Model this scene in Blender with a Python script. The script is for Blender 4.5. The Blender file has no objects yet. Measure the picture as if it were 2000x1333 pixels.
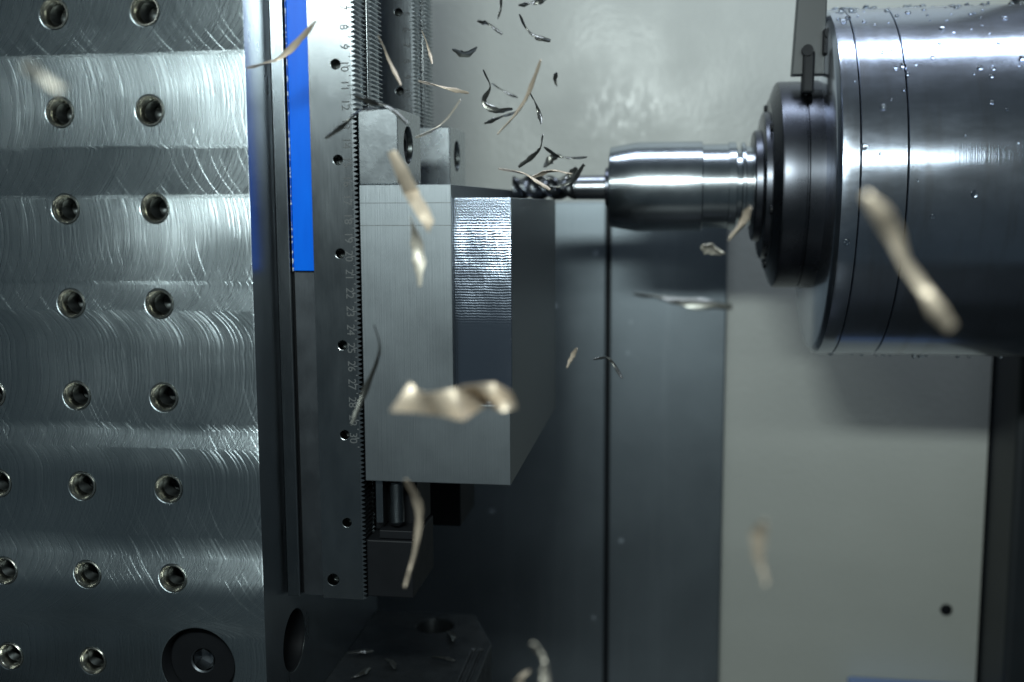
import bpy, bmesh, math, random
from mathutils import Vector, Matrix, noise
random.seed(7)
PI = math.pi
sc = bpy.context.scene
col = sc.collection
S = 0.01                       # the layout below is written in centimetres, measured from the camera
Z0 = 0.50                      # camera height over the machine bed, metres

# ------------------------------------------------------------------ camera
F_PX, YAW, PITCH, ROLL = 2084.3, 0.148166, 0.126014, -0.004887
fw = Vector((-math.sin(YAW) * math.cos(PITCH), math.cos(YAW) * math.cos(PITCH), -math.sin(PITCH)))
rt = Vector((math.cos(YAW), math.sin(YAW), 0))
up = rt.cross(fw)
rt, up = math.cos(ROLL) * rt + math.sin(ROLL) * up, -math.sin(ROLL) * rt + math.cos(ROLL) * up
cd = bpy.data.cameras.new('camera')
cam = bpy.data.objects.new('camera', cd); col.objects.link(cam)
M = Matrix((rt, up, -fw)).transposed().to_4x4()
M.translation = (0, 0, Z0)
cam.matrix_world = M
cd.sensor_width = 36; cd.lens = F_PX / 2000 * 36
cd.clip_start = 0.01; cd.clip_end = 20
cd.dof.use_dof = True; cd.dof.focus_distance = 0.61; cd.dof.aperture_fstop = 4.6
sc.camera = cam

# ------------------------------------------------------------------ light
w = bpy.data.worlds.new('World'); sc.world = w; w.use_nodes = True
w.node_tree.nodes['Background'].inputs['Color'].default_value = (0.62, 0.86, 1.0, 1)
w.node_tree.nodes['Background'].inputs['Strength'].default_value = 0.055

def area(name, loc, target, sx, sy, power, color):
    l = bpy.data.lights.new(name, 'AREA'); l.shape = 'RECTANGLE'
    l.size = sx * S; l.size_y = sy * S; l.energy = power; l.color = color
    o = bpy.data.objects.new(name, l); col.objects.link(o)
    loc = Vector(loc) * S + Vector((0, 0, Z0)); t = Vector(target) * S + Vector((0, 0, Z0))
    o.location = loc; o.rotation_euler = (t - loc).to_track_quat('-Z', 'Y').to_euler()
    return o
area('door_lamp', (-6, 0, 21.8), (-4, 78, 3), 76, 4.5, 2.3, (0.88, 1.0, 0.98))
area('work_lamp', (-9, -1.5, 22.2), (-2, 85, 0), 15, 4.5, 2.5, (0.88, 1.0, 0.98))
area('roof_lamp', (10, 72.5, 58), (10, 75, 0), 60, 10, 2.8, (0.74, 0.85, 1.0))

vs = sc.view_settings
vs.view_transform = 'Standard'; vs.look = 'None'; vs.gamma = 1; vs.use_curve_mapping = False
vs.exposure = 0.0

# ------------------------------------------------------------------ mesh helpers
class MB:
    def __init__(s):
        s.v = []; s.f = []; s.m = []; s.sm = []
    def add(s, verts, faces, mi=0, smooth=False):
        b = len(s.v); s.v += [tuple(v) for v in verts]
        for f in faces:
            s.f.append([i + b for i in f]); s.m.append(mi); s.sm.append(smooth)
        return s
    def box(s, x0, x1, y0, y1, z0, z1, mi=0):
        v = [(x, y, z) for z in (z0, z1) for y in (y0, y1) for x in (x0, x1)]
        return s.add(v, [(0, 2, 3, 1), (4, 5, 7, 6), (0, 1, 5, 4), (2, 6, 7, 3), (0, 4, 6, 2), (1, 3, 7, 5)], mi)
    def prism_y(s, poly, y0, y1, mi=0):            # poly: (x, z) counter-clockwise seen from -Y
        n = len(poly)
        v = [(x, y0, z) for x, z in poly] + [(x, y1, z) for x, z in poly]
        f = [list(range(n)), list(range(2 * n - 1, n - 1, -1))]
        f += [(i, i + n, (i + 1) % n + n, (i + 1) % n) for i in range(n)]
        return s.add(v, f, mi)
    def lathe(s, prof, axis, c, seg=48, mi=0, smooth=True, cap=False):   # prof: (t along axis, r); c: centre
        a = 'xyz'.index(axis); e1, e2 = [(1, 2), (2, 0), (0, 1)][a]
        v = []; f = []
        for t, r in prof:
            for k in range(seg):
                q = [0, 0, 0]; q[a] = c[a] + t
                q[e1] = c[e1] + r * math.cos(2 * PI * k / seg); q[e2] = c[e2] + r * math.sin(2 * PI * k / seg)
                v.append(q)
        for i in range(len(prof) - 1):
            for k in range(seg):
                k2 = (k + 1) % seg
                f.append((i * seg + k, (i + 1) * seg + k, (i + 1) * seg + k2, i * seg + k2)[::-1])
        if cap:
            f.append(list(range(seg))[::-1] if prof[0][0] < prof[-1][0] else list(range(seg)))
            L = (len(prof) - 1) * seg
            f.append([L + k for k in range(seg)] if prof[0][0] < prof[-1][0] else [L + k for k in range(seg)][::-1])
        return s.add(v, f, mi, smooth)
    def build(s, name, mats, parent=None, origin=(0, 0, 0), bevel=0, sharp=35):
        o0 = Vector(origin)
        me = bpy.data.meshes.new(name)
        me.from_pydata([(Vector(v) - o0) * S for v in s.v], [], s.f)
        for p, mi, sm in zip(me.polygons, s.m, s.sm):
            p.material_index = mi; p.use_smooth = sm
        if not isinstance(mats, (list, tuple)): mats = [mats]
        for m in mats: me.materials.append(m)
        bm = bmesh.new(); bm.from_mesh(me); bmesh.ops.recalc_face_normals(bm, faces=bm.faces); bm.to_mesh(me); bm.free()
        if any(s.sm): me.set_sharp_from_angle(angle=math.radians(sharp))
        o = bpy.data.objects.new(name, me); col.objects.link(o)
        if parent is None:
            o.location = o0 * S + Vector((0, 0, Z0))
        else:
            o.parent = parent; o.location = o0 * S - Vector(parent['o_'])
        o['o_'] = o0 * S
        if bevel:
            b = o.modifiers.new('bevel', 'BEVEL'); b.width = bevel * S; b.segments = 2; b.limit_method = 'ANGLE'; b.angle_limit = math.radians(40)
        return o
def thing(name, label, cat, origin, group=None):
    o = bpy.data.objects.new(name, None); col.objects.link(o); o.empty_display_size = 0.02
    o0 = Vector(origin); o.location = o0 * S + Vector((0, 0, Z0)); o['o_'] = o0 * S
    return tag(o, label, cat, group)
def tag(o, label=None, cat=None, group=None, kind=None):
    if label: o['label'] = label
    if cat: o['category'] = cat
    if group: o['group'] = group
    if kind: o['kind'] = kind
    return o
def copy_tree(o, parent=None):
    c = o.copy(); col.objects.link(c); c.parent = parent
    for ch in list(o.children): copy_tree(ch, c)
    return c
def cut(o, cutter_mb):
    """drill real openings: boolean difference, baked into the mesh"""
    c = cutter_mb.build('cutter', MAT['bore'], None)
    c.location = o.matrix_basis.translation if o.parent is None else o.location + Vector(o.parent.location)
    c.location = Vector((0, 0, Z0))
    bpy.context.view_layer.update()
    md = o.modifiers.new('drill', 'BOOLEAN'); md.operation = 'DIFFERENCE'; md.object = c; md.solver = 'EXACT'
    dg = bpy.context.evaluated_depsgraph_get(); dg.update()
    me = bpy.data.meshes.new_from_object(o.evaluated_get(dg))
    o.modifiers.clear(); o.data = me
    bpy.data.objects.remove(c)

# ------------------------------------------------------------------ material helpers
MAT = {}
class N:
    """small node-graph writer"""
    def __init__(s, name):
        m = bpy.data.materials.new(name); m.use_nodes = True; s.m = m; s.t = m.node_tree
        s.b = s.t.nodes['Principled BSDF']; MAT[name] = m
    def node(s, typ, **kw):
        n = s.t.nodes.new(typ)
        for k, v in kw.items():
            if k.startswith('_'): n.inputs[k[1:].replace('_', ' ')].default_value = v
            else: setattr(n, k, v)
        return n
    def link(s, a, b): s.t.links.new(a, b); return s
    def inp(s, sock, v):
        if hasattr(v, 'is_output'): s.t.links.new(v, sock)
        else: sock.default_value = v
    def math(s, op, a, b=0.0, c=0.0, clamp=False):
        n = s.t.nodes.new('ShaderNodeMath'); n.operation = op; n.use_clamp = clamp
        s.inp(n.inputs[0], a); s.inp(n.inputs[1], b); s.inp(n.inputs[2], c)
        return n.outputs[0]
    def pos(s):
        g = s.node('ShaderNodeNewGeometry'); x = s.node('ShaderNodeSeparateXYZ'); s.link(g.outputs['Position'], x.inputs[0])
        return g.outputs['Position'], x.outputs
    def noise(s, vec, scale, detail=3, rough=0.5, dims='3D'):
        n = s.node('ShaderNodeTexNoise', noise_dimensions=dims)
        n.inputs['Scale'].default_value = scale; n.inputs['Detail'].default_value = detail; n.inputs['Roughness'].default_value = rough
        if dims == '1D': s.inp(n.inputs['W'], vec)
        else: s.inp(n.inputs['Vector'], vec)
        return n.outputs['Fac']
    def scale(s, vec, k):
        n = s.node('ShaderNodeVectorMath', operation='MULTIPLY'); s.link(vec, n.inputs[0]); n.inputs[1].default_value = k
        return n.outputs[0]
    def ramp(s, fac, pts, interp='LINEAR'):
        n = s.node('ShaderNodeValToRGB'); n.color_ramp.interpolation = interp
        el = n.color_ramp.elements
        while len(el) < len(pts): el.new(0.5)
        for e, (p, c) in zip(el, pts):
            e.position = p; e.color = (c, c, c, 1) if not isinstance(c, tuple) else (*c, 1)
        s.inp(n.inputs[0], fac); return n.outputs[0]
    def mix(s, fac, a, b):
        n = s.node('ShaderNodeMix', data_type='RGBA'); s.inp(n.inputs[0], fac); s.inp(n.inputs[6], a); s.inp(n.inputs[7], b)
        return n.outputs[2]
    def bump(s, h, strength, dist=0.0005, normal=None):
        n = s.node('ShaderNodeBump'); n.inputs['Strength'].default_value = strength; n.inputs['Distance'].default_value = dist
        s.link(h, n.inputs['Height'])
        if normal is not None: s.link(normal, n.inputs['Normal'])
        return n.outputs[0]
    def out(s, color=None, rough=None, metal=None, normal=None, **kw):
        for k, v in (('Base Color', color), ('Roughness', rough), ('Metallic', metal), ('Normal', normal)):
            if v is None: continue
            if isinstance(v, tuple) and len(v) == 3: v = (*v, 1)
            s.inp(s.b.inputs[k], v)
        for k, v in kw.items(): s.inp(s.b.inputs[k.replace('_', ' ')], v)
        return s.m

def metal(name, c, r, var=0.08, bump=0.12, sc_=(60, 60, 60), grain=(900, 900, 60), metal_=1.0):
    n = N(name); p, _ = n.pos()
    big = n.noise(n.scale(p, sc_), 1.0, 4, 0.6)
    fine = n.noise(n.scale(p, grain), 1.0, 3, 0.6)
    rr = n.math('MULTIPLY_ADD', big, var * 2, r - var)
    cc = n.mix(big, tuple(x * 0.80 for x in c) + (1,), tuple(min(1, x * 1.15) for x in c) + (1,))
    return n.out(cc, rr, metal_, n.bump(fine, bump, 0.0004))
metal('aluminium', (0.30, 0.33, 0.35), 0.42, 0.04, 0.32, (25, 25, 25), (2600, 2600, 20))
metal('steel', (0.29, 0.315, 0.33), 0.25, 0.05, 0.14, (80, 80, 30), (700, 700, 40))
MAT['steel'].node_tree.nodes['Principled BSDF'].inputs['Coat Weight'].default_value = 0.9
MAT['steel'].node_tree.nodes['Principled BSDF'].inputs['Coat Roughness'].default_value = 0.07
metal('dark_steel', (0.16, 0.175, 0.19), 0.38, 0.08)
metal('jaw_steel', (0.36, 0.39, 0.41), 0.27, 0.06, 0.10, (70, 70, 70), (300, 300, 300))
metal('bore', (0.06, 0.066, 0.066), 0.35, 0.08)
metal('rim', (0.62, 0.61, 0.55), 0.22, 0.05, 0.05)
metal('black_oxide', (0.010, 0.011, 0.013), 0.5, 0.08, 0.1, (80, 80, 80), (400, 400, 400), 0.15)
metal('carbide', (0.09, 0.095, 0.10), 0.32, 0.05)
for k_ in ('black_oxide',): MAT[k_].node_tree.nodes['Principled BSDF'].inputs['Specular IOR Level'].default_value = 0.2
N('engrave').out((0.085, 0.09, 0.092), 0.75, 0.0)
N('tick').out((0.10, 0.105, 0.11), 0.7, 0.0)
n = N('blue'); p, _ = n.pos()
n.out(n.mix(n.noise(n.scale(p, (200, 200, 40)), 1.0, 3), (0.0, 0.095, 0.60, 1), (0.0, 0.135, 0.74, 1)), 0.3, 0.0, Specular_IOR_Level=0.25)

n = N('blue_worn'); p, _ = n.pos()
n.out(n.mix(n.ramp(n.noise(n.scale(p, (300, 300, 420)), 1.0, 3, 0.7), [(0.52, 0.0), (0.58, 1.0)]), (0.0, 0.08, 0.5, 1), (0.7, 0.75, 0.8, 1)), 0.4, 0.0)
# face-milled fixture plate: each cutter pass leaves crossing arcs and its own slight tilt
n = N('milled_plate'); p, xyz = n.pos()
X, Zc = xyz[0], n.math('SUBTRACT', xyz[2], Z0)
zb = n.math('MULTIPLY_ADD', Zc, 2.0, 0.6, clamp=True)                       # z -0.30..0.20 -> 0..1
def zf(cm): return (cm * 0.01) * 2.0 + 0.6
# (lower edge of the pass in cm, pass centre in cm, tilt, softness of its lower edge in cm)
PASS = [(-30, -24.5, 0.10, 0), (-23.0, -17.2, 0.06, 0.5), (-20.6, -17.0, 0.36, 0.5), (-18.3, -14.6, 0.13, 0.6), (-13.6, -10.0, 0.29, 0.8),
        (-11.7, -8.6, 0.12, 0.2), (-6.6, -1.8, 0.13, 1.2), (-4.0, -1.2, 0.10, 0.04), (0.56, 4.4, -0.03, 0.04), (3.12, 5.4, 0.045, 0.04), (7.85, 12.2, -0.16, 0.04)]
def steps(ix):
    pts = [(0.0, ix(PASS[0]))]
    for a, b in zip(PASS, PASS[1:]):
        pts += [(zf(b[0] - b[3]), ix(a)), (zf(b[0] + b[3]), ix(b))]
    return pts
cen = n.ramp(zb, [(a, b) for a, b in steps(lambda q: zf(q[1]))])
tilt = n.ramp(zb, steps(lambda q: 0.5 + q[2]))
dz = n.math('MULTIPLY', n.math('SUBTRACT', zb, cen), 0.5)                      # metres off the pass centre
R = 0.056
arc = n.math('SQRT', n.math('MAXIMUM', n.math('SUBTRACT', R * R, n.math('MULTIPLY', dz, dz)), 1e-6))
wob = n.noise(p, 18, 2)
u1 = n.math('ADD', n.math('SUBTRACT', X, arc), n.math('MULTIPLY', wob, 0.002))
u2 = n.math('ADD', n.math('ADD', X, arc), n.math('MULTIPLY', wob, 0.002))
l1 = n.noise(u1, 900, 5, 0.8, '1D'); l2 = n.noise(u2, 820, 5, 0.8, '1D')
b1 = n.noise(u1, 60, 2, 0.5, '1D')
msk = n.noise(n.scale(p, (1, 1, 1.4)), 11, 3)
mm = n.ramp(msk, [(0.38, 0.15), (0.62, 1.0)])
sc1 = n.ramp(n.noise(u1, 430, 3, 0.7, '1D'), [(0.60, 0.0), (0.68, 1.0)]); sc2 = n.ramp(n.noise(u2, 470, 3, 0.7, '1D'), [(0.63, 0.0), (0.71, 1.0)])
smk = n.ramp(n.noise(n.scale(p, (1, 1, 1)), 34, 3, 0.6), [(0.42, 0.0), (0.60, 1.0)])
edge_ = n.ramp(n.math('MULTIPLY_ADD', X, 4.0, 1.5, clamp=True), [(0.25, 0.35), (0.60, 1.0)])
scr = n.math('MULTIPLY', n.math('MULTIPLY', n.math('ADD', sc1, n.math('MULTIPLY', sc2, 0.9)), smk), edge_)
hgt = n.math('ADD', n.math('MULTIPLY', scr, -1.9), n.math('ADD', n.math('MULTIPLY', l1, mm), n.math('MULTIPLY', l2, n.math('SUBTRACT', 1.25, mm))))
vec = n.node('ShaderNodeCombineXYZ')
fine = n.noise(n.scale(p, (1500, 1500, 60)), 1.0, 2)
tl = n.math('MULTIPLY', n.math('SUBTRACT', n.math('ADD', tilt, n.math('MULTIPLY', n.math('SUBTRACT', msk, 0.5), 0.30)), 0.5), 1.0)
n.link(tl, vec.inputs[2]); n.link(n.math('MULTIPLY', n.math('SUBTRACT', b1, 0.5), 0.05), vec.inputs[0])
geo = n.node('ShaderNodeNewGeometry')
ad = n.node('ShaderNodeVectorMath', operation='ADD'); n.link(geo.outputs['Normal'], ad.inputs[0]); n.link(vec.outputs[0], ad.inputs[1])
nz = n.node('ShaderNodeVectorMath', operation='NORMALIZE'); n.link(ad.outputs[0], nz.inputs[0])
nb = n.bump(hgt, 0.21, 0.0006, nz.outputs[0]); nb = n.bump(fine, 0.12, 0.0004, nb)
n.out(n.mix(msk, (0.28, 0.33, 0.355, 1), (0.46, 0.51, 0.53, 1)), n.ramp(l1, [(0.3, 0.24), (0.7, 0.33)]), 1.0, nb)

# end-milled recess of the work block: scalloped rows
n = N('milled_recess'); p, xyz = n.pos()
wz = n.math('ADD', xyz[2], n.math('MULTIPLY', n.noise(n.scale(p, (300, 300, 120)), 1.0, 2), 0.0011))
rows = n.math('SINE', n.math('MULTIPLY', wz, 2 * PI / 0.00145))
dia = n.math('SINE', n.math('MULTIPLY', n.math('ADD', xyz[2], n.math('MULTIPLY', xyz[0], -0.6)), 2 * PI / 0.0011))
low = n.ramp(n.math('MULTIPLY_ADD', n.math('SUBTRACT', xyz[2], Z0), 5.0, 0.6, clamp=True), [(0.0, 0.0), (0.6 - 0.064 * 5, 0.0), (0.6 - 0.059 * 5, 0.55), (0.6 - 0.03 * 5, 0.8), (1.0, 1.0)])
top = n.ramp(n.math('MULTIPLY_ADD', n.math('SUBTRACT', xyz[2], Z0), 5.0, 0.6, clamp=True), [(0.0, 0.0), (0.6 - 0.012 * 5, 0.0), (0.6 - 0.004 * 5, 1.0)])
amp = n.math('MULTIPLY', low, n.math('MULTIPLY_ADD', n.noise(n.scale(p, (60, 60, 25)), 1.0, 2), 0.5, 0.2))
h = n.math('ADD', n.math('MULTIPLY', rows, amp), n.math('MULTIPLY', dia, n.math('MULTIPLY', top, 0.4)))
h2 = n.noise(n.scale(p, (60, 60, 900)), 1.0, 3)
n.out((0.38, 0.43, 0.52), 0.20, 1.0, n.bump(h2, 0.10, 0.0003, n.bump(h, 0.45, 0.0003)))

# turned metal, highlight drawn out along the axis
def turned(name, c, r, an=0.6):
    n = N(name); p, xyz = n.pos()
    g = n.noise(n.math('MULTIPLY', xyz[0], 1.0), 1400, 3, 0.6, '1D')
    big = n.noise(p, 40, 4, 0.6)
    cc = n.mix(big, tuple(x * 0.82 for x in c) + (1,), tuple(min(1, x * 1.12) for x in c) + (1,))
    n.out(cc, n.math('MULTIPLY_ADD', big, 0.10, r - 0.05), 1.0, n.bump(g, 0.08, 0.0003))
    tg = n.node('ShaderNodeTangent', direction_type='RADIAL', axis='X')
    n.link(tg.outputs[0], n.b.inputs['Tangent']); n.b.inputs['Anisotropic'].default_value = an
turned('chrome', (0.44, 0.49, 0.59), 0.15, 0.4)
n = N.__new__(N); n.m = MAT['chrome']; n.t = n.m.node_tree; n.b = n.t.nodes['Principled BSDF']
p, xyz = n.pos()
st = n.ramp(n.noise(n.scale(p, (70, 9, 9)), 1.0, 5, 0.65), [(0.52, 0.0), (0.76, 0.5)])
sm_ = n.ramp(n.noise(n.scale(p, (16, 45, 45)), 1.0, 5, 0.7), [(0.42, 0.0), (0.70, 0.07)])
oc = n.b.inputs['Base Color'].links[0].from_socket; orr = n.b.inputs['Roughness'].links[0].from_socket
n.link(n.mix(st, oc, (0.20, 0.175, 0.15, 1)), n.b.inputs['Base Color'])
n.link(n.math('ADD', orr, sm_), n.b.inputs['Roughness'])
for k_, v_ in (('Coat Weight', 1.0), ('Coat Roughness', 0.45)): MAT['chrome'].node_tree.nodes['Principled BSDF'].inputs[k_].default_value = v_
turned('chuck_steel', (0.46, 0.50, 0.53), 0.17, 0.6)
turned('nose_steel', (0.085, 0.09, 0.105), 0.28, 0.5)
turned('shank', (0.30, 0.31, 0.33), 0.25, 0.5)

# painted sheet wall, damp and faintly orange-peeled
n = N('wall_paint'); p, _ = n.pos()
a = n.noise(p, 5, 4, 0.6); d = n.noise(p, 170, 3, 0.6); wet = n.ramp(n.noise(p, 9, 3), [(0.45, 0.48), (0.62, 0.30)])
n.out(n.mix(a, (0.43, 0.44, 0.40, 1), (0.51, 0.52, 0.475, 1)), wet, 0.0, n.bump(d, 0.22, 0.002), Specular_IOR_Level=0.45)
ds = n.node('ShaderNodeVectorMath', operation='DISTANCE'); n.link(n.scale(p, (1, 0, 1.25)), ds.inputs[0]); ds.inputs[1].default_value = (-0.045, 0, (Z0 + 0.085) * 1.25)
sp_ = n.noise(n.scale(p, (150, 150, 60)), 1.0, 2, 0.5)
pm = n.math('ADD', ds.outputs['Value'], n.math('MULTIPLY', n.math('SUBTRACT', n.noise(p, 30, 3), 0.5), 0.07))
n.link(n.math('MULTIPLY', n.ramp(pm, [(0.01, 0.6), (0.055, 0.0)]), n.ramp(sp_, [(0.45, 0.15), (0.6, 1.0)])), n.b.inputs['Coat Weight']); n.b.inputs['Coat Roughness'].default_value = 0.24
n.link(n.bump(sp_, 0.35, 0.003), n.b.inputs['Coat Normal'])
metal('sheet_steel', (0.27, 0.31, 0.34), 0.45, 0.05, 0.15, (12, 12, 12), (260, 260, 260))
n = N.__new__(N); n.m = MAT['sheet_steel']; n.t = n.m.node_tree; n.b = n.t.nodes['Principled BSDF']
p, _ = n.pos(); vo = n.node('ShaderNodeTexVoronoi'); vo.inputs['Scale'].default_value = 42; n.link(p, vo.inputs['Vector'])
sp2 = n.math('MULTIPLY', n.ramp(vo.outputs['Distance'], [(0.07, 1.0), (0.13, 0.0)]), n.ramp(n.noise(p, 14, 2), [(0.5, 0.0), (0.6, 0.8)]))
run = n.ramp(n.noise(n.scale(p, (55, 55, 3)), 1.0, 4, 0.6), [(0.55, 0.0), (0.8, 0.35)])
oc = n.b.inputs['Base Color'].links[0].from_socket; om = n.math('SUBTRACT', 1.0, n.math('MULTIPLY', sp2, 0.8))
n.link(n.mix(n.math('MAXIMUM', sp2, run), oc, (0.42, 0.47, 0.52, 1)), n.b.inputs['Base Color']); n.link(om, n.b.inputs['Metallic'])
n = N('column_paint'); p, _ = n.pos()
n.out(n.mix(n.noise(p, 20, 4), (0.010, 0.013, 0.016, 1), (0.02, 0.025, 0.03, 1)), 0.5, 0.0)
n = N('bed_paint'); p, _ = n.pos(); n.out(n.mix(n.noise(p, 20, 4), (0.015, 0.018, 0.02, 1), (0.03, 0.033, 0.035, 1)), 0.4, 0.0)
n = N('pallet_iron'); p, _ = n.pos()
n.out(n.mix(n.noise(p, 45, 5, 0.7), (0.02, 0.023, 0.025, 1), (0.06, 0.066, 0.07, 1)), n.ramp(n.noise(p, 60, 4), [(0.3, 0.35), (0.7, 0.6)]), 0.7, n.bump(n.noise(p, 300, 3), 0.2, 0.001))
N('bracket_paint').out((0.035, 0.04, 0.042), 0.45, 0.0)
metal('ground_side', (0.30, 0.33, 0.36), 0.30, 0.07, 0.15, (60, 60, 25), (500, 500, 60))
N('painted_glow_blue').out((0.20, 0.29, 0.52), 0.5, 0.0)  # plain blue colour standing in for a glow low on the wall
def chip_mat(name, c, r, me):
    n = N(name); p, _ = n.pos()
    t = n.noise(p, 120, 3, 0.6)
    n.out(n.mix(t, tuple(x * 0.75 for x in c) + (1,), c + (1,)), r, me, n.bump(n.noise(p, 900, 2), 0.25, 0.0004))
chip_mat('chip_gold', (0.66, 0.55, 0.43), 0.46, 0.55)
chip_mat('chip_pale', (0.66, 0.61, 0.52), 0.45, 0.5)
chip_mat('chip_grey', (0.22, 0.22, 0.20), 0.30, 0.9)
n = N('coolant'); n.out((0.95, 0.98, 1.0), 0.03, 0.0, Transmission_Weight=1.0, IOR=1.36)

# ------------------------------------------------------------------ the setting
bed = tag(MB().box(-90, 90, 30, 140, -54, -50).build('machine_bed', MAT['bed_paint'], None, (0, 85, -52)), kind='structure')
wall = tag(MB().box(-75, 28.6, 100, 103, -50, 60).build('back_wall', MAT['wall_paint'], None, (0, 100, -50)), kind='structure')
MB().lathe([(-0.25, 0.0), (-0.25, 0.38), (-0.1, 0.52), (0.0, 0.55)], 'y', (25.7, 100, -37.4), 24).build('wall_screw', MAT['black_oxide'], wall, (25.7, 100, -37.4))
MB().box(17, 60, 96, 99.9, -50, -44.25).build('painted_glow_ledge', MAT['painted_glow_blue'], wall, (20, 98, -50), 0.3)  # added box: the blue glow at lower right, painted as a ledge

cov = thing('way_cover', 'two dark brushed steel sheets covering the lower back wall', 'cover', (-10, 99, -50))
MB().box(-45, -5.95, 98.9, 99.95, -50, 0.33).build('cover_sheet', MAT['sheet_steel'], cov, (-20, 99, -50), 0.12)
MB().box(-5.55, 5.05, 98.9, 99.95, -50, 0.33).build('cover_sheet', MAT['sheet_steel'], cov, (0, 99, -50), 0.12)
MB().box(-5.94, -5.56, 99.7, 99.96, -50, 0.2).build('joint_strip', MAT['black_oxide'], cov, (-5.7, 99, -50))

colm = tag(MB().box(28.9, 75, 93, 135, -50, 60).build('machine_column', MAT['column_paint'], None, (50, 110, -50), 0.5),
           'tall black machine column standing beside the grey wall', 'column')

# ------------------------------------------------------------------ pallet and fixture tower
pal = thing('machine_pallet', 'dark iron pallet under the drilled fixture tower', 'pallet', (-30, 55, -50))
body = [(-60, 30), (-11.9, 30), (-11.9, 69.5), (-14.0, 74.6), (-60, 74.6)]
m = MB(); nb_ = len(body)
m.add([(x, y, -50) for x, y in body] + [(x, y, -30) for x, y in body],
      [list(range(nb_))[::-1], [i + nb_ for i in range(nb_)]] + [(i, (i + 1) % nb_, (i + 1) % nb_ + nb_, i + nb_) for i in range(nb_)])
pb = m.build('pallet_body', MAT['pallet_iron'], pal, (-30, 55, -50))
cm_ = MB().lathe([(-3, 1.35), (2, 1.35)], 'z', (-16.5, 72.1, -30), 32, cap=True)
for gx in (-12.45, -12.95): cm_.box(gx - 0.09, gx + 0.09, 28, 68.5, -30.3, -29)
cut(pb, cm_)
pb.modifiers.new('bevel', 'BEVEL').width = 0.001; pb.modifiers['bevel'].limit_method = 'ANGLE'

TX = -21.45
tow = thing('fixture_tower', 'steel fixture tower with swirl milled face and grid of threaded holes', 'fixture', (-35, 63, -30))
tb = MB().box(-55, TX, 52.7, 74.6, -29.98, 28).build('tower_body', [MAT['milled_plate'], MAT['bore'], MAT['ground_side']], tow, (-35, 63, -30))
for p_ in tb.data.polygons:
    if abs(p_.normal.x) > 0.9: p_.material_index = 2
x0, z0, rot = -31.703, 9.949, 0.003155
holes = []
for i in range(-3, 2):
    for j in range(-2, 8):
        if (i, j) == (1, 7): continue
        u, v = 5 * i, -5 * j
        holes.append((x0 + u * math.cos(rot) - v * math.sin(rot), z0 + u * math.sin(rot) + v * math.cos(rot)))
cm_ = MB()
for hx, hz in holes: cm_.lathe([(-1, 0.80), (3.0, 0.80)], 'y', (hx, 52.7, hz), 32, cap=True)
BX, BZ = -25.37, -24.93
cm_.lathe([(-1, 2.12), (4, 2.12)], 'y', (BX, 52.7, BZ), 48, cap=True)
cm_.lathe([(-3.5, 1.8), (1, 1.8)], 'x', (TX, 57.1, -25.1), 48, cap=True)
for hz in (19.0, ): cm_.lathe([(-3.5, 1.8), (1, 1.8)], 'x', (TX, 57.1, hz), 48, cap=True)
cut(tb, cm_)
mb_ = tb.modifiers.new('bevel', 'BEVEL'); mb_.width = 0.0004; mb_.segments = 2; mb_.limit_method = 'ANGLE'; mb_.angle_limit = math.radians(50)
# threaded bushing, one mesh shared by all
prof = [(0.10, 0.80), (-0.03, 0.79), (-0.06, 0.76), (-0.06, 0.71), (-0.02, 0.68), (0.03, 0.675), (0.05, 0.655), (0.55, 0.54)]
t = 0.55
while t < 1.3: prof += [(t + 0.075, 0.48), (t + 0.15, 0.54)]; t += 0.15
prof += [(1.45, 0.46), (1.60, 0.30), (1.68, 0.0)]
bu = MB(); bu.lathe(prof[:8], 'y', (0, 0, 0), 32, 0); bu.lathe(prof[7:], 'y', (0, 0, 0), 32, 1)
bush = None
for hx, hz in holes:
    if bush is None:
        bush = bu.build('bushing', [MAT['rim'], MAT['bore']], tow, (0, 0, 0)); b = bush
    else:
        b = bush.copy(); col.objects.link(b); b.parent = tow
    b.location = Vector((hx, 52.7, hz)) * S - Vector(tow['o_'])
    b.rotation_euler = (random.uniform(-.02, .02), random.uniform(0, 6.28), random.uniform(-.02, .02))
def cap_screw(name, parent, c, axis, sgn, r, seat=1.0):
    """socket head screw sunk in its counterbore: c on the surface, sgn points outwards"""
    m = MB()
    d = seat
    pr_ = [(d + 1.2, r), (d + 0.08, r), (d, r - 0.08), (d, r * 0.5), (d + 0.1, r * 0.46)]
    m.lathe([(-sgn * t, q) for t, q in pr_], axis, c, 32, 0)
    m.lathe([(-sgn * t, q) for t, q in [(d + 0.1, r * 0.46), (d + 0.8, r * 0.46), (d + 0.8, 0.0)]], axis, c, 6, 1, False)
    return m.build(name, [MAT['rim'] if name != 'cap_screw' else MAT['black_oxide'], MAT['bore']], parent, c)
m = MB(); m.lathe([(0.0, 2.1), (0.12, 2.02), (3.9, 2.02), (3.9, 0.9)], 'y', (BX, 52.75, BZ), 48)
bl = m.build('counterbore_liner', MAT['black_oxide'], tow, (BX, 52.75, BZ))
m = MB(); m.lathe([(3.8, 1.98), (0.75, 1.98), (0.6, 1.86), (0.6, 0.72)], 'y', (BX, 52.75, BZ), 40, 0)
m.lathe([(0.6, 0.72), (0.68, 0.64)], 'y', (BX, 52.75, BZ), 40, 1); m.lathe([(0.68, 0.64), (1.5, 0.58), (1.7, 0.0)], 'y', (BX, 52.75, BZ), 6, 1, False)
m.build('cap_screw', [MAT['black_oxide'], MAT['dark_steel']], tow, (BX, 52.75, BZ))
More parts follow.
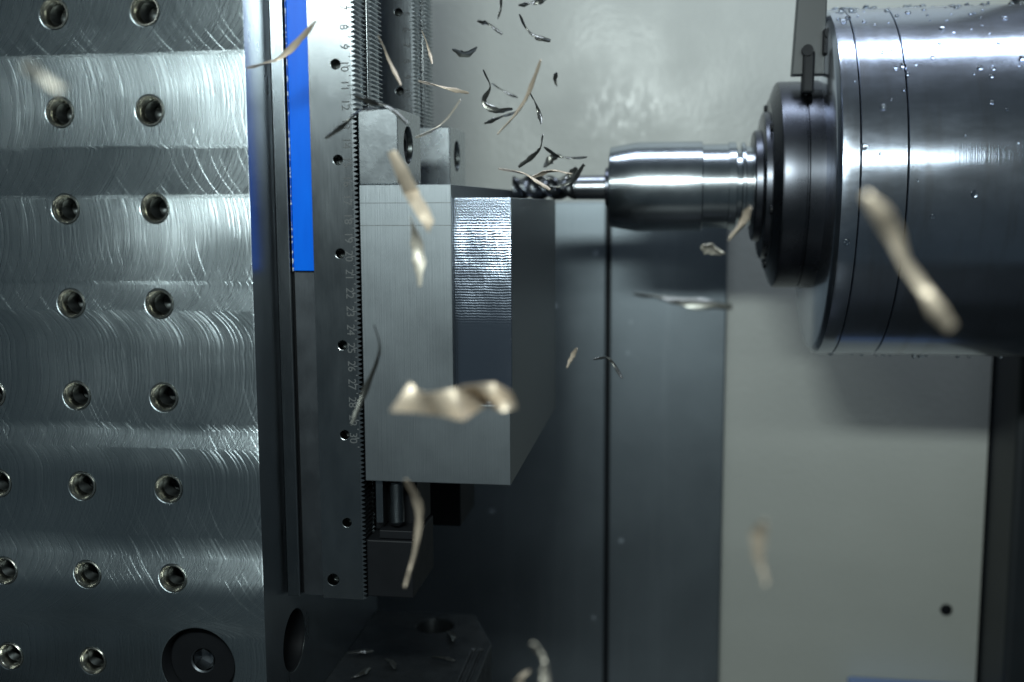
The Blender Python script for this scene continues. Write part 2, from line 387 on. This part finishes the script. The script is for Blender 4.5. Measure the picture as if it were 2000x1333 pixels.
for hz in (-25.1, 19.0):
    m = MB(); m.lathe([(-0.02, 1.79), (-0.1, 1.72), (-3.4, 1.72), (-3.4, 0.9)], 'x', (TX, 57.1, hz), 40)
    m.build('side_counterbore', MAT['black_oxide'], tow, (TX, 57.1, hz))
    m = MB(); m.lathe([(-3.3, 1.0), (-2.2, 1.0), (-2.1, 0.9), (-2.1, 0.45), (-2.8, 0.45), (-2.8, 0)], 'x', (TX, 57.1, hz), 32)
    m.build('cap_screw', MAT['steel'], tow, (TX, 57.1, hz))

# ------------------------------------------------------------------ vises
ZT, ZB = 20.0, -21.9           # upper and lower ends of the vise base
Y0, W = 55.73, 5.4
N8 = 9.35
def digit_mesh(txt, size):
    cu = bpy.data.curves.new('digits', 'FONT'); cu.body = txt; cu.size = size * S; cu.extrude = 0.00008
    cu.align_x = 'CENTER'; cu.align_y = 'CENTER'; cu.resolution_u = 3
    o = bpy.data.objects.new('digits', cu); col.objects.link(o)
    dg = bpy.context.evaluated_depsgraph_get(); me = bpy.data.meshes.new_from_object(o.evaluated_get(dg))
    bpy.data.objects.remove(o); me.materials.clear(); me.materials.append(MAT['engrave']); return me
def make_vise():
    v = thing('machine_vise', 'clamping vise holding the front end of the aluminium block, numbered scale on its side', 'vise', (-19, Y0 + W / 2, ZB), 'vises gripping the block')
    o = lambda x, z: (x, Y0, z)
    MB().box(TX + 0.02, -21.27, Y0 + 0.5, Y0 + W, ZB, ZT).build('mount_plate', MAT['dark_steel'], v, o(-21.3, 0), 0.03)
    MB().box(-21.26, -20.53, Y0 + 0.02, Y0 + W, ZB, ZT).build('foot_bar', MAT['steel'], v, o(-21, 0), 0.05)
    MB().box(-20.52, -20.42, Y0 + 0.6, Y0 + W, ZB, ZT).build('groove_web', MAT['black_oxide'], v, o(-20.5, 0))
    MB().box(-20.41, -19.18, Y0 + 0.42, Y0 + W, ZB, ZT).build('recess_web', MAT['dark_steel'], v, o(-19.8, 0))
    MB().box(-20.36, -19.20, Y0 + 0.16, Y0 + 0.42, -3.47, ZT).build('blue_strip', MAT['blue'], v, o(-19.8, -3.47), 0.04)
    MB().box(-20.41, -20.37, Y0 + 0.1, Y0 + 0.41, -3.47, ZT).build('blue_edge', MAT['blue_worn'], v, o(-20.4, -3.47), 0.01)
    # side rails with drilled faces
    fr = MB().box(-19.17, -16.86, Y0, Y0 + 2.0, ZB, ZT).build('scale_rail', [MAT['steel'], MAT['bore']], v, o(-18, 0))
    cm_ = MB()
    for k in range(-2, 6): cm_.lathe([(-1, 0.26), (0.7, 0.26), (0.85, 0.0)], 'y', (-17.67, Y0, 7.46 - 4.985 * k), 24, cap=False)
    c2 = MB()
    for k in range(-2, 6): c2.lathe([(-0.5, 0.26), (0.8, 0.26)], 'y', (-17.67, Y0, 7.46 - 4.985 * k), 24, cap=True)
    c2.lathe([(-0.5, 0.34), (0.8, 0.34)], 'y', (-19.0 - 0.95 + 1.4, Y0, -20.8), 24, cap=True)
    cut(fr, c2)
    bv = fr.modifiers.new('bevel', 'BEVEL'); bv.width = 0.0003; bv.segments = 2; bv.limit_method = 'ANGLE'
    MB().box(-19.17, -16.86, Y0 + 3.3, Y0 + W, ZB, ZT).build('rear_rail', MAT['steel'], v, o(-18, 0), 0.03)
    MB().box(-19.17, -18.2, Y0 + 2.0, Y0 + 3.3, ZB, ZT).build('channel_web', MAT['dark_steel'], v, o(-18.6, 0))
    # toothed racks along both rails
    poly = [(-16.86, ZB), (-16.78, ZB)]
    z = ZB; P = 0.25
    while z + P <= ZT + 1e-6:
        poly += [(-16.80, z + 0.03), (-16.60, z + P * 0.5 - 0.02), (-16.60, z + P * 0.5 + 0.02), (-16.80, z + P - 0.03)]; z += P
    poly += [(-16.86, z)]
    for a, b in ((0.0, 2.0), (3.3, W)):
        MB().prism_y(poly, Y0 + a, Y0 + b).build('tooth_rack', MAT['jaw_steel'], v, o(-16.8, 0))
    pr_ = []; z = ZB + 0.1
    while z < ZT: pr_ += [(z, 0.50), (z + 0.1, 0.62), (z + 0.2, 0.50)]; z += 0.2
    MB().lathe(pr_, 'z', (-17.5, Y0 + 2.65, 0), 20).build('lead_screw', MAT['dark_steel'], v, (-17.5, Y0 + 2.65, ZB))
    # engraved scale: numbers, centimetre and half-centimetre ticks
    for nn in range(4, 31):
        me = digit_mesh(str(nn), 0.62)
        d = bpy.data.objects.new('scale_number', me); col.objects.link(d); d.parent = v
        d.rotation_euler = Matrix(((0, 1, 0), (0, 0, -1), (-1, 0, 0))).to_euler()
        d.location = Vector((-17.19, Y0 - 0.006, N8 - (nn - 8))) * S - Vector(v['o_'])
    tk = MB()
    for k in range(8, 62):
        z = N8 - (k * 0.5 - 8); L = 0.42 if k % 2 == 0 else 0.30
        tk.box(-16.64 - 0.22 - (L - 0.22), -16.84, Y0 - 0.012, Y0 + 0.02, z - 0.025, z + 0.025)
    tag(tk.build('scale_ticks', MAT['tick'], v, o(-16.9, 0)), kind='stuff')
    # upper jaw
    uj = MB().box(-16.55, -14.39, Y0 + 0.05, Y0 + W - 0.1, 1.15, 5.14).build('upper_jaw', [MAT['jaw_steel'], MAT['bore']], v, o(-15.4, 1.2))
    cut(uj, MB().lathe([(-1.4, 1.0), (1, 1.0)], 'x', (-14.39, Y0 + 2.4, 3.33), 32, cap=True))
    bv = uj.modifiers.new('bevel', 'BEVEL'); bv.width = 0.0007; bv.segments = 2; bv.limit_method = 'ANGLE'
    m = MB(); m.lathe([(-1.3, 0.8), (-0.3, 0.8), (-0.22, 0.74), (-0.22, 0.40), (-0.9, 0.40), (-0.9, 0)], 'x', (-14.39, Y0 + 2.4, 3.33), 28)
    s_ = m.build('jaw_screw', MAT['black_oxide'], uj, (-14.39, Y0 + 2.4, 3.33))
    # lower jaw: backing, guide bar, vertical set screw, carriage
    lj = MB().box(-16.55, -14.1, Y0 + 1.9, Y0 + W - 0.1, -18.38, -15.02).build('lower_jaw', MAT['black_oxide'], v, o(-15.4, -18.4), 0.06)
    MB().box(-16.07, -15.66, Y0 + 0.3, Y0 + 1.9, -17.5, -15.05).build('guide_bar', MAT['steel'], lj, o(-15.9, -17.5), 0.04)
    pr_ = []; z = -17.75
    pr_ = [(z, 0.0), (z + 0.02, 0.22), (z + 0.14, 0.34)]
    z += 0.2
    while z < -15.2: pr_ += [(z, 0.38), (z + 0.05, 0.45), (z + 0.1, 0.38)]; z += 0.1
    MB().lathe(pr_, 'z', (-15.0, Y0 + 0.75, 0), 20).build('set_screw', MAT['steel'], lj, (-15.0, Y0 + 0.75, -17.7))
    MB().box(-15.9, -14.0, Y0 + 0.25, Y0 + 1.88, -18.38, -17.9).build('screw_pad', MAT['black_oxide'], lj, o(-15, -18), 0.05)
    MB().box(-16.58, -13.95, Y0 + 0.05, Y0 + W - 0.1, ZB + 0.2, -18.42).build('carriage', MAT['black_oxide'], v, o(-15.3, ZB), 0.08)
    return v
v1 = make_vise()
v2 = copy_tree(v1)
v2['label'] = 'clamping vise holding the far end of the aluminium block, partly hidden behind the other vise'
v2.location.y += (69.3 - Y0) * S

# ------------------------------------------------------------------ the work block
xs = [-16.5, -11.5, -8.41]; ys = [55.6, 56.3, 78.2]; zs = [-15.0, -10.63, 0.43, 1.14]
def solid(i, j, k):
    if not (0 <= i < 2 and 0 <= j < 2 and 0 <= k < 3): return False
    if i == 1 and k == 2: return False
    if i == 1 and j == 0 and k == 1: return False
    return True
bm = bmesh.new(); vc = {}
def bv_(i, j, k):
    if (i, j, k) not in vc: vc[(i, j, k)] = bm.verts.new((xs[i], ys[j], zs[k]))
    return vc[(i, j, k)]
for i in range(2):
    for j in range(2):
        for k in range(3):
            if not solid(i, j, k): continue
            for d, q in (((-1, 0, 0), [(0, 0, 0), (0, 0, 1), (0, 1, 1), (0, 1, 0)]), ((1, 0, 0), [(1, 0, 0), (1, 1, 0), (1, 1, 1), (1, 0, 1)]),
                         ((0, -1, 0), [(0, 0, 0), (1, 0, 0), (1, 0, 1), (0, 0, 1)]), ((0, 1, 0), [(0, 1, 0), (0, 1, 1), (1, 1, 1), (1, 1, 0)]),
                         ((0, 0, -1), [(0, 0, 0), (0, 1, 0), (1, 1, 0), (1, 0, 0)]), ((0, 0, 1), [(0, 0, 1), (1, 0, 1), (1, 1, 1), (0, 1, 1)])):
                if solid(i + d[0], j + d[1], k + d[2]): continue
                f = bm.faces.new([bv_(i + a, j + b, k + c) for a, b, c in q])
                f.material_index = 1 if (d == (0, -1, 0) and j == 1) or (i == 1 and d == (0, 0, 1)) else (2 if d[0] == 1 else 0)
bmesh.ops.recalc_face_normals(bm, faces=bm.faces)
me = bpy.data.meshes.new('workpiece_block')
bm.transform(Matrix.Translation((12.4, -66, 15))); bm.transform(Matrix.Scale(S, 4)); bm.to_mesh(me); bm.free()
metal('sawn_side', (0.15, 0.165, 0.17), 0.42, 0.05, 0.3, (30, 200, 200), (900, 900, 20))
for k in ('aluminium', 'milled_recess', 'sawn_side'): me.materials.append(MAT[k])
blk = bpy.data.objects.new('workpiece_block', me); col.objects.link(blk)
blk.location = Vector((-12.4, 66, -15)) * S + Vector((0, 0, Z0)); blk['o_'] = Vector((-12.4, 66, -15)) * S
b_ = blk.modifiers.new('bevel', 'BEVEL'); b_.width = 0.0004; b_.segments = 2; b_.limit_method = 'ANGLE'
tag(blk, 'brushed aluminium work block with a milled recess, clamped between vise jaws', 'metal block')
MB().box(-16.48, -11.52, 55.594, 55.61, 0.165, 0.195).build('scribed_line', MAT['tick'], blk, (-14, 55.6, 0.2))
MB().box(-16.48, -11.52, 55.594, 55.61, -1.02, -0.995).build('scribed_line', MAT['rim'], blk, (-14, 55.6, -1))

# ------------------------------------------------------------------ spindle, holder and tool
AX = (0, 78.0, 1.3)
sp = thing('machine_spindle', 'big shiny cylindrical spindle housing wet with coolant drops', 'spindle', (14, 78, 1.3))
def turn(name, prof, mat, parent, seg=96, sharp=30, bevel=0):
    return MB().lathe(prof, 'x', AX, seg).build(name, MAT[mat] if isinstance(mat, str) else mat, parent, (prof[0][0], AX[1], AX[2]), bevel, sharp)
RH = 11.8
turn('front_cap', [(9.70, 0.5), (9.70, RH - 0.55), (9.78, RH - 0.3), (10.0, RH - 0.06), (10.2, RH), (10.96, RH), (11.0, RH - 0.06), (11.0, RH - 1)], 'chrome', sp)
turn('seal_ring', [(11.05, RH - 1), (11.05, RH - 0.06), (11.09, RH), (13.66, RH), (13.70, RH - 0.06), (13.7, RH - 1)], 'chrome', sp)
hb = turn('housing_body', [(13.76, RH - 1), (13.76, RH - 0.06), (13.80, RH), (40, RH), (62, RH), (62, 0.5)], 'chrome', sp)
turn('inner_sleeve', [(10.9, RH - 0.5), (13.9, RH - 0.5)], 'black_oxide', sp)
ring = turn('nose_ring', [(6.55, 4.5), (6.55, 5.9), (6.62, 6.0), (6.95, 6.95), (7.05, 7.1), (7.2, 7.15), (8.55, 7.15), (8.6, 7.05), (8.7, 7.05), (8.75, 7.15), (9.75, 7.2)], 'nose_steel', sp)
turn('nose_step', [(5.55, 2.5), (5.55, 3.7), (5.65, 3.85), (6.05, 3.9), (6.1, 4.9), (6.2, 5.1), (6.6, 5.15)], 'nose_steel', sp)
for k in range(6):
    a = k * PI / 3 + 0.3
    c = (6.55, AX[1] + 5.55 * math.cos(a), AX[2] + 5.55 * math.sin(a))
    MB().lathe([(0.05, 0.30), (-0.12, 0.30), (-0.16, 0.26), (-0.16, 0.14), (0.0, 0.14), (0, 0)], 'x', c, 16).build('nose_bolt', MAT['black_oxide'], ring, c)
# nozzle bracket at the top front of the housing
br = MB().prism_y([(7.65, 8.4), (9.75, 8.4), (9.75, 15.5), (8.0, 15.5)], 73.4, 74.5).build('nozzle_bracket', MAT['bracket_paint'], sp, (9.8, 74, 8.6), 0.08)
MB().box(9.5, 10.3, 72.7, 73.4, 9.6, 11.2).build('clamp_lug', MAT['black_oxide'], br, (9.8, 73, 10), 0.1)
m = MB(); m.lathe([(-0.5, 0.0), (-0.5, 0.36), (0.4, 0.36), (0.4, 0.0)], 'y', (8.55, 73.3, 9.9), 20); m.build('bracket_bolt', MAT['black_oxide'], br, (8.55, 73.3, 9.9))
m = MB(); m.lathe([(-0.5, 0.0), (-0.5, 0.36), (0.4, 0.36), (0.4, 0.0)], 'y', (9.9, 72.9, 10.9), 20); m.build('bracket_bolt', MAT['black_oxide'], br, (9.9, 72.9, 10.9))
m = MB().box(8.3, 9.05, 73.0, 74.2, 7.2, 9.9); m.build('nozzle_block', MAT['black_oxide'], br, (8.6, 73.5, 8), 0.15)
# coolant drops on the housing
dr = MB(); rnd = random.Random(3)
def drop(x, ang, r, hh):
    nrm = Vector((0, -math.sin(ang), math.cos(ang))); c = Vector((x, AX[1], AX[2])) + nrm * (RH - 0.01)
    ex = Vector((1, 0, 0)); ey = nrm.cross(ex)
    v = []; f = []; sg = 10
    for ri, (rr, h_) in enumerate([(1, -0.1), (0.92, 0.45), (0.6, 0.85)]):
        for k in range(sg):
            a = 2 * PI * k / sg; v.append(c + (ex * math.cos(a) + ey * math.sin(a) * 1.15) * r * rr + nrm * hh * h_)
    v.append(c + nrm * hh)
    for ri in range(2):
        for k in range(sg): f.append((ri * sg + k, ri * sg + (k + 1) % sg, (ri + 1) * sg + (k + 1) % sg, (ri + 1) * sg + k))
    for k in range(sg): f.append((2 * sg + k, 2 * sg + (k + 1) % sg, 3 * sg))
    dr.add(v, f, 0, True)
for k in range(210):
    a = abs(rnd.gauss(0, 0.75)) * (1 if rnd.random() < 0.8 else -0.3)
    r = rnd.choice([0.06, 0.07, 0.08, 0.1, 0.14, 0.2]); drop(rnd.uniform(10.3, 26), a, r, r * rnd.uniform(0.5, 0.8))
for k in range(16): drop(rnd.uniform(10.4, 11.8), rnd.uniform(0.0, 0.35), rnd.uniform(0.1, 0.25), 0.16)
for k in range(30): drop(rnd.uniform(10.3, 24), rnd.uniform(0.0, 0.12), rnd.uniform(0.1, 0.28), rnd.uniform(0.12, 0.3))
for k in range(14): drop(rnd.uniform(10.3, 24), PI - rnd.uniform(0.0, 0.2), rnd.uniform(0.1, 0.2), rnd.uniform(0.1, 0.3))
tag(dr.build('coolant_drops', MAT['coolant'], sp, (14, 78, 13)), kind='stuff')

hold = thing('tool_holder', 'polished steel collet chuck on the spindle nose', 'tool holder', (0, 78, 1.3))
turn('chuck_sleeve', [(-4.42, 1.3), (-4.42, 2.75), (-4.34, 2.86), (-2.5, 3.18), (2.05, 3.18), (2.09, 3.14), (2.12, 2.98), (3.85, 2.98), (3.88, 3.1), (4.38, 3.1), (4.42, 3.0), (4.42, 2.5)], 'chuck_steel', hold)
turn('gripper_groove', [(4.42, 2.62), (4.75, 2.62), (4.75, 3.0), (4.80, 3.08), (5.0, 3.08), (5.04, 3.0), (5.04, 2.8), (5.6, 2.8)], 'chuck_steel', hold)
turn('collet_nut', [(-4.75, 0.9), (-4.75, 1.32), (-4.70, 1.4), (-4.45, 1.4)], 'nose_steel', hold)

tool = thing('end_mill', 'dark fluted end mill cutting the top edge of the block', 'cutting tool', (-8, 78, 1.3))
turn('tool_shank', [(-7.1, 0.6), (-7.0, 0.86), (-4.6, 0.88), (-4.6, 0.3)], 'shank', tool)
v = []; f = []; seg = 48; nr = 40
for i in range(nr + 1):
    x = -11.48 + 4.6 * i / nr; tw = 2 * PI * (x + 11.48) / 4.2
    fade = min(1.0, (nr - i) / 6)
    for k in range(seg):
        a = 2 * PI * k / seg; q = (3 * a / (2 * PI)) % 1.0
        r = 0.88 * (1 - fade * 0.25 * (math.sin(PI * min(1, q / 0.8)) ** 0.7 if q < 0.8 else 0))
        v.append((x, AX[1] + r * math.cos(a + tw), AX[2] + r * math.sin(a + tw)))
for i in range(nr):
    for k in range(seg): f.append((i * seg + k, i * seg + (k + 1) % seg, (i + 1) * seg + (k + 1) % seg, (i + 1) * seg + k))
f.append(list(range(seg)))
MB().add(v, f, 0, True).build('fluted_cutter', MAT['carbide'], tool, (-9, 78, 1.3), 0, 40)

# ------------------------------------------------------------------ flying chips
def catmull(pts, n):
    P = [Vector(p) for p in pts]
    P = [2 * P[0] - P[1]] + P + [2 * P[-1] - P[-2]]; out = []
    segs = len(P) - 3
    for i in range(n + 1):
        t = i / n * segs; k = min(int(t), segs - 1); t -= k
        a, b, c, d = P[k:k + 4]
        out.append(0.5 * ((2 * b) + (c - a) * t + (2 * a - 5 * b + 4 * c - d) * t * t + (3 * b - a - 3 * c + d) * t ** 3))
    return out
def chip(label, mat, wdt, pts, twist=0.6, start=0.0, bow=0.25, taper=(0.25, 0.35), curl=0.35, seed=0):
    r = random.Random(seed); n = 26
    L = catmull(pts, n)
    size = (L[-1] - L[0]).length
    for i, p in enumerate(L): p.y += math.sin(PI * i / n) * bow * size - bow * size * 0.5
    v = []; f = []; nc = 5; th = max(0.025, wdt * 0.07)
    for i, p in enumerate(L):
        t = i / n
        d = (L[min(i + 1, n)] - L[max(i - 1, 0)]).normalized()
        e = d.cross(Vector((0, 1, 0))).normalized(); g = d.cross(e).normalized()
        a = start + twist * 2 * PI * t
        s_ = e * math.cos(a) + g * math.sin(a); nn = d.cross(s_)
        k = min(1, taper[0] + t * (1 - taper[0]) / 0.3) * min(1, taper[1] + (1 - t) * (1 - taper[1]) / 0.3)
        ww = wdt * 0.5 * k * (1 + 0.12 * math.sin(t * 23 + seed)) 
        jag = 0.06 * wdt * r.uniform(-1, 1)
        for side in (1, -1):
            for c in range(nc):
                q = (c / (nc - 1) * 2 - 1) * side
                v.append(p + s_ * (q * ww + (jag if q > 0.9 else 0)) + nn * (curl * ww * (q * q - 0.4) + side * th * 0.5))
    R_ = 2 * nc
    for i in range(n):
        for k in range(R_): f.append((i * R_ + k, i * R_ + (k + 1) % R_, (i + 1) * R_ + (k + 1) % R_, (i + 1) * R_ + k))
    f.append(list(range(R_))[::-1]); f.append([n * R_ + k for k in range(R_)])
    m = MB().add(v, f, 0, True)
    o = m.build('metal_chip', MAT[mat], None, L[n // 2], 0, 60)
    return tag(o, label, 'metal chip', 'metal chips flying off the cutter')
def crease(pts, sub):
    P = [Vector(p) for p in pts]; out = []
    for a, b in zip(P, P[1:]):
        for i in range(sub): out.append(a.lerp(b, i / sub))
    return out + [P[-1]]
def folded(label, mat, secs, sub=6, bulge=0.12, seed=0):
    """flat strip creased from section to section: secs are (edge a, edge b) pairs in cm"""
    r = random.Random(seed); A = crease([q[0] for q in secs], sub); B = crease([q[1] for q in secs], sub)
    v = []; f = []; nc = 5; n = len(A) - 1
    for i, (a, b) in enumerate(zip(A, B)):
        d = (A[min(i + 1, n)] + B[min(i + 1, n)] - A[max(i - 1, 0)] - B[max(i - 1, 0)]).normalized()
        w_ = b - a; nn = d.cross(w_).normalized(); L = w_.length; j = r.uniform(-.03, .03)
        for side in (1, -1):
            for c in range(nc):
                q = c / (nc - 1); q = q if side == 1 else 1 - q
                v.append(a + w_ * (q * (1 + j) - j / 2) + nn * (bulge * L * (1 - (2 * q - 1) ** 2) + side * 0.018))
    R_ = 2 * nc
    for i in range(n):
        for k in range(R_): f.append((i * R_ + k, i * R_ + (k + 1) % R_, (i + 1) * R_ + (k + 1) % R_, (i + 1) * R_ + k))
    f.append(list(range(R_))[::-1]); f.append([n * R_ + k for k in range(R_)])
    o = MB().add(v, f, 0, True).build('metal_chip', MAT[mat], None, (A[n // 2] + B[n // 2]) / 2, 0, 50)
    return tag(o, label, 'metal chip', 'metal chips flying off the cutter')
G, Pp, D = 'chip_gold', 'chip_pale', 'chip_grey'
CH = [
 ('long twisted gold and grey chip crossing the blue strip of the vise', G, .36, [(-20.06,50,6.55),(-19.4,50,6.87),(-18.75,50,7.19),(-17.71,50,7.87),(-16.56,50,8.62)], .5, .9),
 ('blurred dark chip curving over the scale number thirteen', D, .34, [(-16.33,50,3.21),(-15.68,50,3.85),(-14.78,50,4.55),(-13.73,50,4.56)], .3, .6),
 ('grey chip lying across the top edge of the near upper jaw', D, .40, [(-15.14,51,5.25),(-14.3,51,5.0),(-13.49,51,4.71),(-12.55,51,3.92)], .35, .4),
 ('slim bronze chip in front of the far vise scale', G, .25, [(-14.2,52,8.22),(-13.84,52,7.16),(-13.12,52,5.85)], .3, .8),
 ('slim bronze chip beside the toothed rack of the far vise', G, .23, [(-13.91,60,9.7),(-13.63,60,8.77),(-13.35,60,7.89)], .3, .9),
 ('thin tan wavy chip reaching from the far vise over the grey wall', G, .28, [(-14.13,60,6.96),(-12.72,60,6.65),(-11.26,60,6.22)], .5, .5),
 ('pale hollow chip rising above the far upper jaw', Pp, .34, [(-13.37,56,3.58),(-12.17,56,4.31),(-10.95,56,5.5)], .25, .9),
 ('black crescent chip alone against the grey wall', D, .45, [(-13.42,66,9.54),(-12.68,66,9.28),(-11.92,66,9.63)], .15, .3),
 ('bent dark chip below the upright dark sliver', D, .46, [(-12.56,70,11.85),(-11.85,70,11.7),(-10.95,70,10.97)], .3, .6),
 ('short upright dark sliver over the bent dark chip', D, .40, [(-11,70,13.34),(-11.08,70,12.58),(-11.25,70,11.94)], .2, .7),
 ('ragged twisted black chip above the hooked grey chip', D, .48, [(-9.88,70,12.73),(-8.95,70,12.99),(-7.96,70,13.18)], .6, .4),
 ('long grey chip bent like a hook before the grey wall', D, .46, [(-9.53,68,11.81),(-9.08,68,10.93),(-8.37,68,10.47),(-7.6,68,10.14)], .4, .7),
 ('dark S shaped curled chip beside the straight gold chip', D, .42, [(-11.48,66,8.24),(-11.14,66,7.25),(-11.56,66,6.4),(-10.74,66,5.83),(-9.69,66,5.87)], .5, .8),
 ('long straight bright gold chip above the end mill', G, .46, [(-6.47,54,7.12),(-7.43,54,5.2),(-8.66,54,3.55)], .12, .75),
 ('faint grey chip between the S shaped chip and the straight gold chip', D, .30, [(-11.98,72,8.11),(-11.18,72,7.62),(-10.25,72,7.14)], .3, .9),
 ('thin dark chip hanging from the straight gold chip', D, .30, [(-8.2,62,6.59),(-7.7,62,5.55),(-7.47,62,4.65)], .4, .8),
 ('tiny dark chip speck beside the straight gold chip', D, .46, [(-7.43,70,8.5),(-7.53,70,8.09),(-7.43,70,7.66)], .2, .4),
 ('grey bow shaped chip standing over the cutter tip', D, .42, [(-7.82,66,4.3),(-8.2,66,3.31),(-9.35,66,2.36)], .3, .9),
 ('dark crescent chip above the end mill shank', D, .42, [(-7.76,66,3.56),(-6.78,66,2.99),(-5.15,66,2.91)], .3, .5),
 ('curved gold chip sliding down onto the cutter tip', G, .32, [(-9.29,58,2.0),(-8.05,58,1.77),(-7.21,58,1.3),(-6.49,58,.85)], .3, .8),
 ('arched golden chip resting over the flutes of the end mill', G, .41, [(-8.33,64,1.65),(-7.19,64,2.09),(-5.87,64,1.87)], .2, .7),
 ('black curl wrapped against the end mill flutes', D, .55, [(-9.04,70,1.67),(-7.86,70,1.2),(-6.52,70,1.65),(-5.63,70,2.63)], .4, .4),
 ('dark chip below the S shaped curl, pointing at the gold chip', D, .44, [(-11.62,67,5.11),(-10.74,67,5.54),(-9.54,67,5.8)], .3, .6),
 ('bright white teardrop chip in front of the block face', Pp, .56, [(-10.76,44,-.46),(-10.65,44,-1.75),(-10.43,44,-3.37)], .45, 1.2),
 ('thin brown chip along the edge between scale and block', D, .36, [(-12.92,46,-5.18),(-12.97,46,-6.52),(-13.6,46,-8.16),(-14.07,46,-9.68)], .3, .9),
 ('upright beige chip hanging below the block', G, .58, [(-10.08,40,-10.54),(-9.81,40,-11.77),(-9.87,40,-13.24),(-10.19,40,-14.9)], .2, .3),
 ('blurred pale upright chip falling beside the pallet', Pp, .73, [(-4.36,34,-14.49),(-4.05,34,-15.33),(-3.88,34,-16.23)], .25, .6),
 ('short grey white flake under the collet chuck', Pp, .73, [(1.37,50,-1.9),(1.88,50,-1.99),(2.39,50,-2.18)], .15, .5),
 ('cupped chip with gold rim beside the spindle nose', G, .70, [(3.4,48,-.13),(3.11,48,-.84),(2.51,48,-1.51)], .15, .9),
 ('long dark chip with a gold head in front of the steel sheet', D, .56, [(-1.45,44,-3.56),(-.41,44,-3.76),(.83,44,-3.96),(2.44,44,-4.08)], .35, .9),
 ('small gold sliver between block and sheet joint', G, .34, [(-4.5,52,-6.96),(-4.76,52,-7.45),(-5.0,52,-7.94)], .1, .7),
 ('pale beige chip in front of the lower grey wall', G, .62, [(2.62,29,-8.55),(2.52,29,-9.4),(2.72,29,-10.3)], .14, .75),
 ('white blurred chip floating before the drilled plate', Pp, .50, [(-16.48,26,3.65),(-16.07,26,3.36),(-15.44,26,2.98)], .3, .3),
 ('dark bent chip crossing the sheet joint', D, .40, [(-4.97,70,-10.04),(-3.95,70,-10.09),(-3.07,70,-11.3)], .3, .6),
 ('small blurred gold tip next to the pale chip beside the pallet', G, .42, [(-5.29,36,-17.16),(-5.1,36,-16.71),(-4.8,36,-16.46)], .2, .5),
]
for i, c in enumerate(CH): chip(*c, seed=i)
folded('wide beige folded chip falling over the upper corner of the block', G, [((-11.25,42.00,2.14),(-10.94,42.00,2.24)), ((-11.06,42.40,1.34),(-10.48,42.10,1.50)), ((-10.86,42.90,0.53),(-10.13,42.50,0.65)), ((-10.44,42.20,0.11),(-10.01,42.40,0.41)), ((-9.97,41.80,-0.50),(-9.59,42.00,-0.10)), ((-9.52,41.60,-1.06),(-9.30,41.60,-0.62))], 6, .1, 1)
folded('broad blurred folded chip crossing the lower part of the block', G, [((-8.64,34.50,-5.89),(-9.05,33.50,-6.67)), ((-8.09,34.20,-6.19),(-7.95,35.00,-7.05)), ((-7.07,34.20,-6.01),(-6.54,33.20,-6.87)), ((-6.78,34.10,-5.92),(-6.21,35.90,-6.83)), ((-5.82,34.90,-5.87),(-5.48,34.30,-6.77)), ((-5.10,33.90,-6.04),(-4.99,34.50,-6.65))], 5, .04, 2)
folded('long thick blurred gold chip in front of the spindle housing', G, [((4.68,28.00,0.20),(4.85,28.00,0.31)), ((5.06,28.30,-0.42),(5.35,27.70,-0.11)), ((5.45,28.35,-0.95),(5.75,28.25,-0.63)), ((5.83,28.30,-1.64),(6.07,28.90,-1.39)), ((6.25,28.20,-2.25),(6.42,28.40,-1.98)), ((6.52,28.25,-2.81),(6.74,27.75,-2.53)), ((6.94,28.10,-3.21),(7.07,27.90,-3.00))], 6, .12, 3)
# chips crowding the cutter, and chips that settled on the pallet
for k, (lb, pts) in enumerate([('short black chip wedged under the arched golden chip', [(-9.2,72,1.7),(-8.6,72,1.95),(-7.9,72,1.75)]), ('black chip flake against the shank of the end mill', [(-7.5,72,1.7),(-6.9,72,2.0),(-6.3,72,2.5)]), ('dark chip spray arc between cutter tip and crescent chip', [(-8.4,71,2.5),(-7.9,71,3.1),(-7.3,71,3.3)])]):
    chip(lb, D, .5, pts, .3, .5 + k, seed=60 + k)
for k, (x, y, a, lb) in enumerate([(-20.4, 66.5, .3, 'dark chip on the pallet beside the tower foot'), (-17.9, 64.9, 2.2, 'dark chip on the pallet midway from tower foot to grooved edge'),
                                   (-14.6, 66.1, 2.9, 'dark chip on the pallet near its grooved edge'), (-14.9, 69.9, 2.0, 'dark chip on the pallet close to its round hole'), (-19.4, 63.3, 1.1, 'upturned dark chip on the pallet below the vise end')]):
    dx, dy = math.cos(a) * .9, math.sin(a) * .9
    chip(lb, D, .42, [(x - dx, y - dy, -29.78), (x + dy * .2, y, -29.72), (x + dx, y + dy, -29.78)], .08, 1.45, .0, seed=80 + k)['group'] = 'chips settled on the pallet'

for o in bpy.data.objects:
    if 'o_' in o: del o['o_']
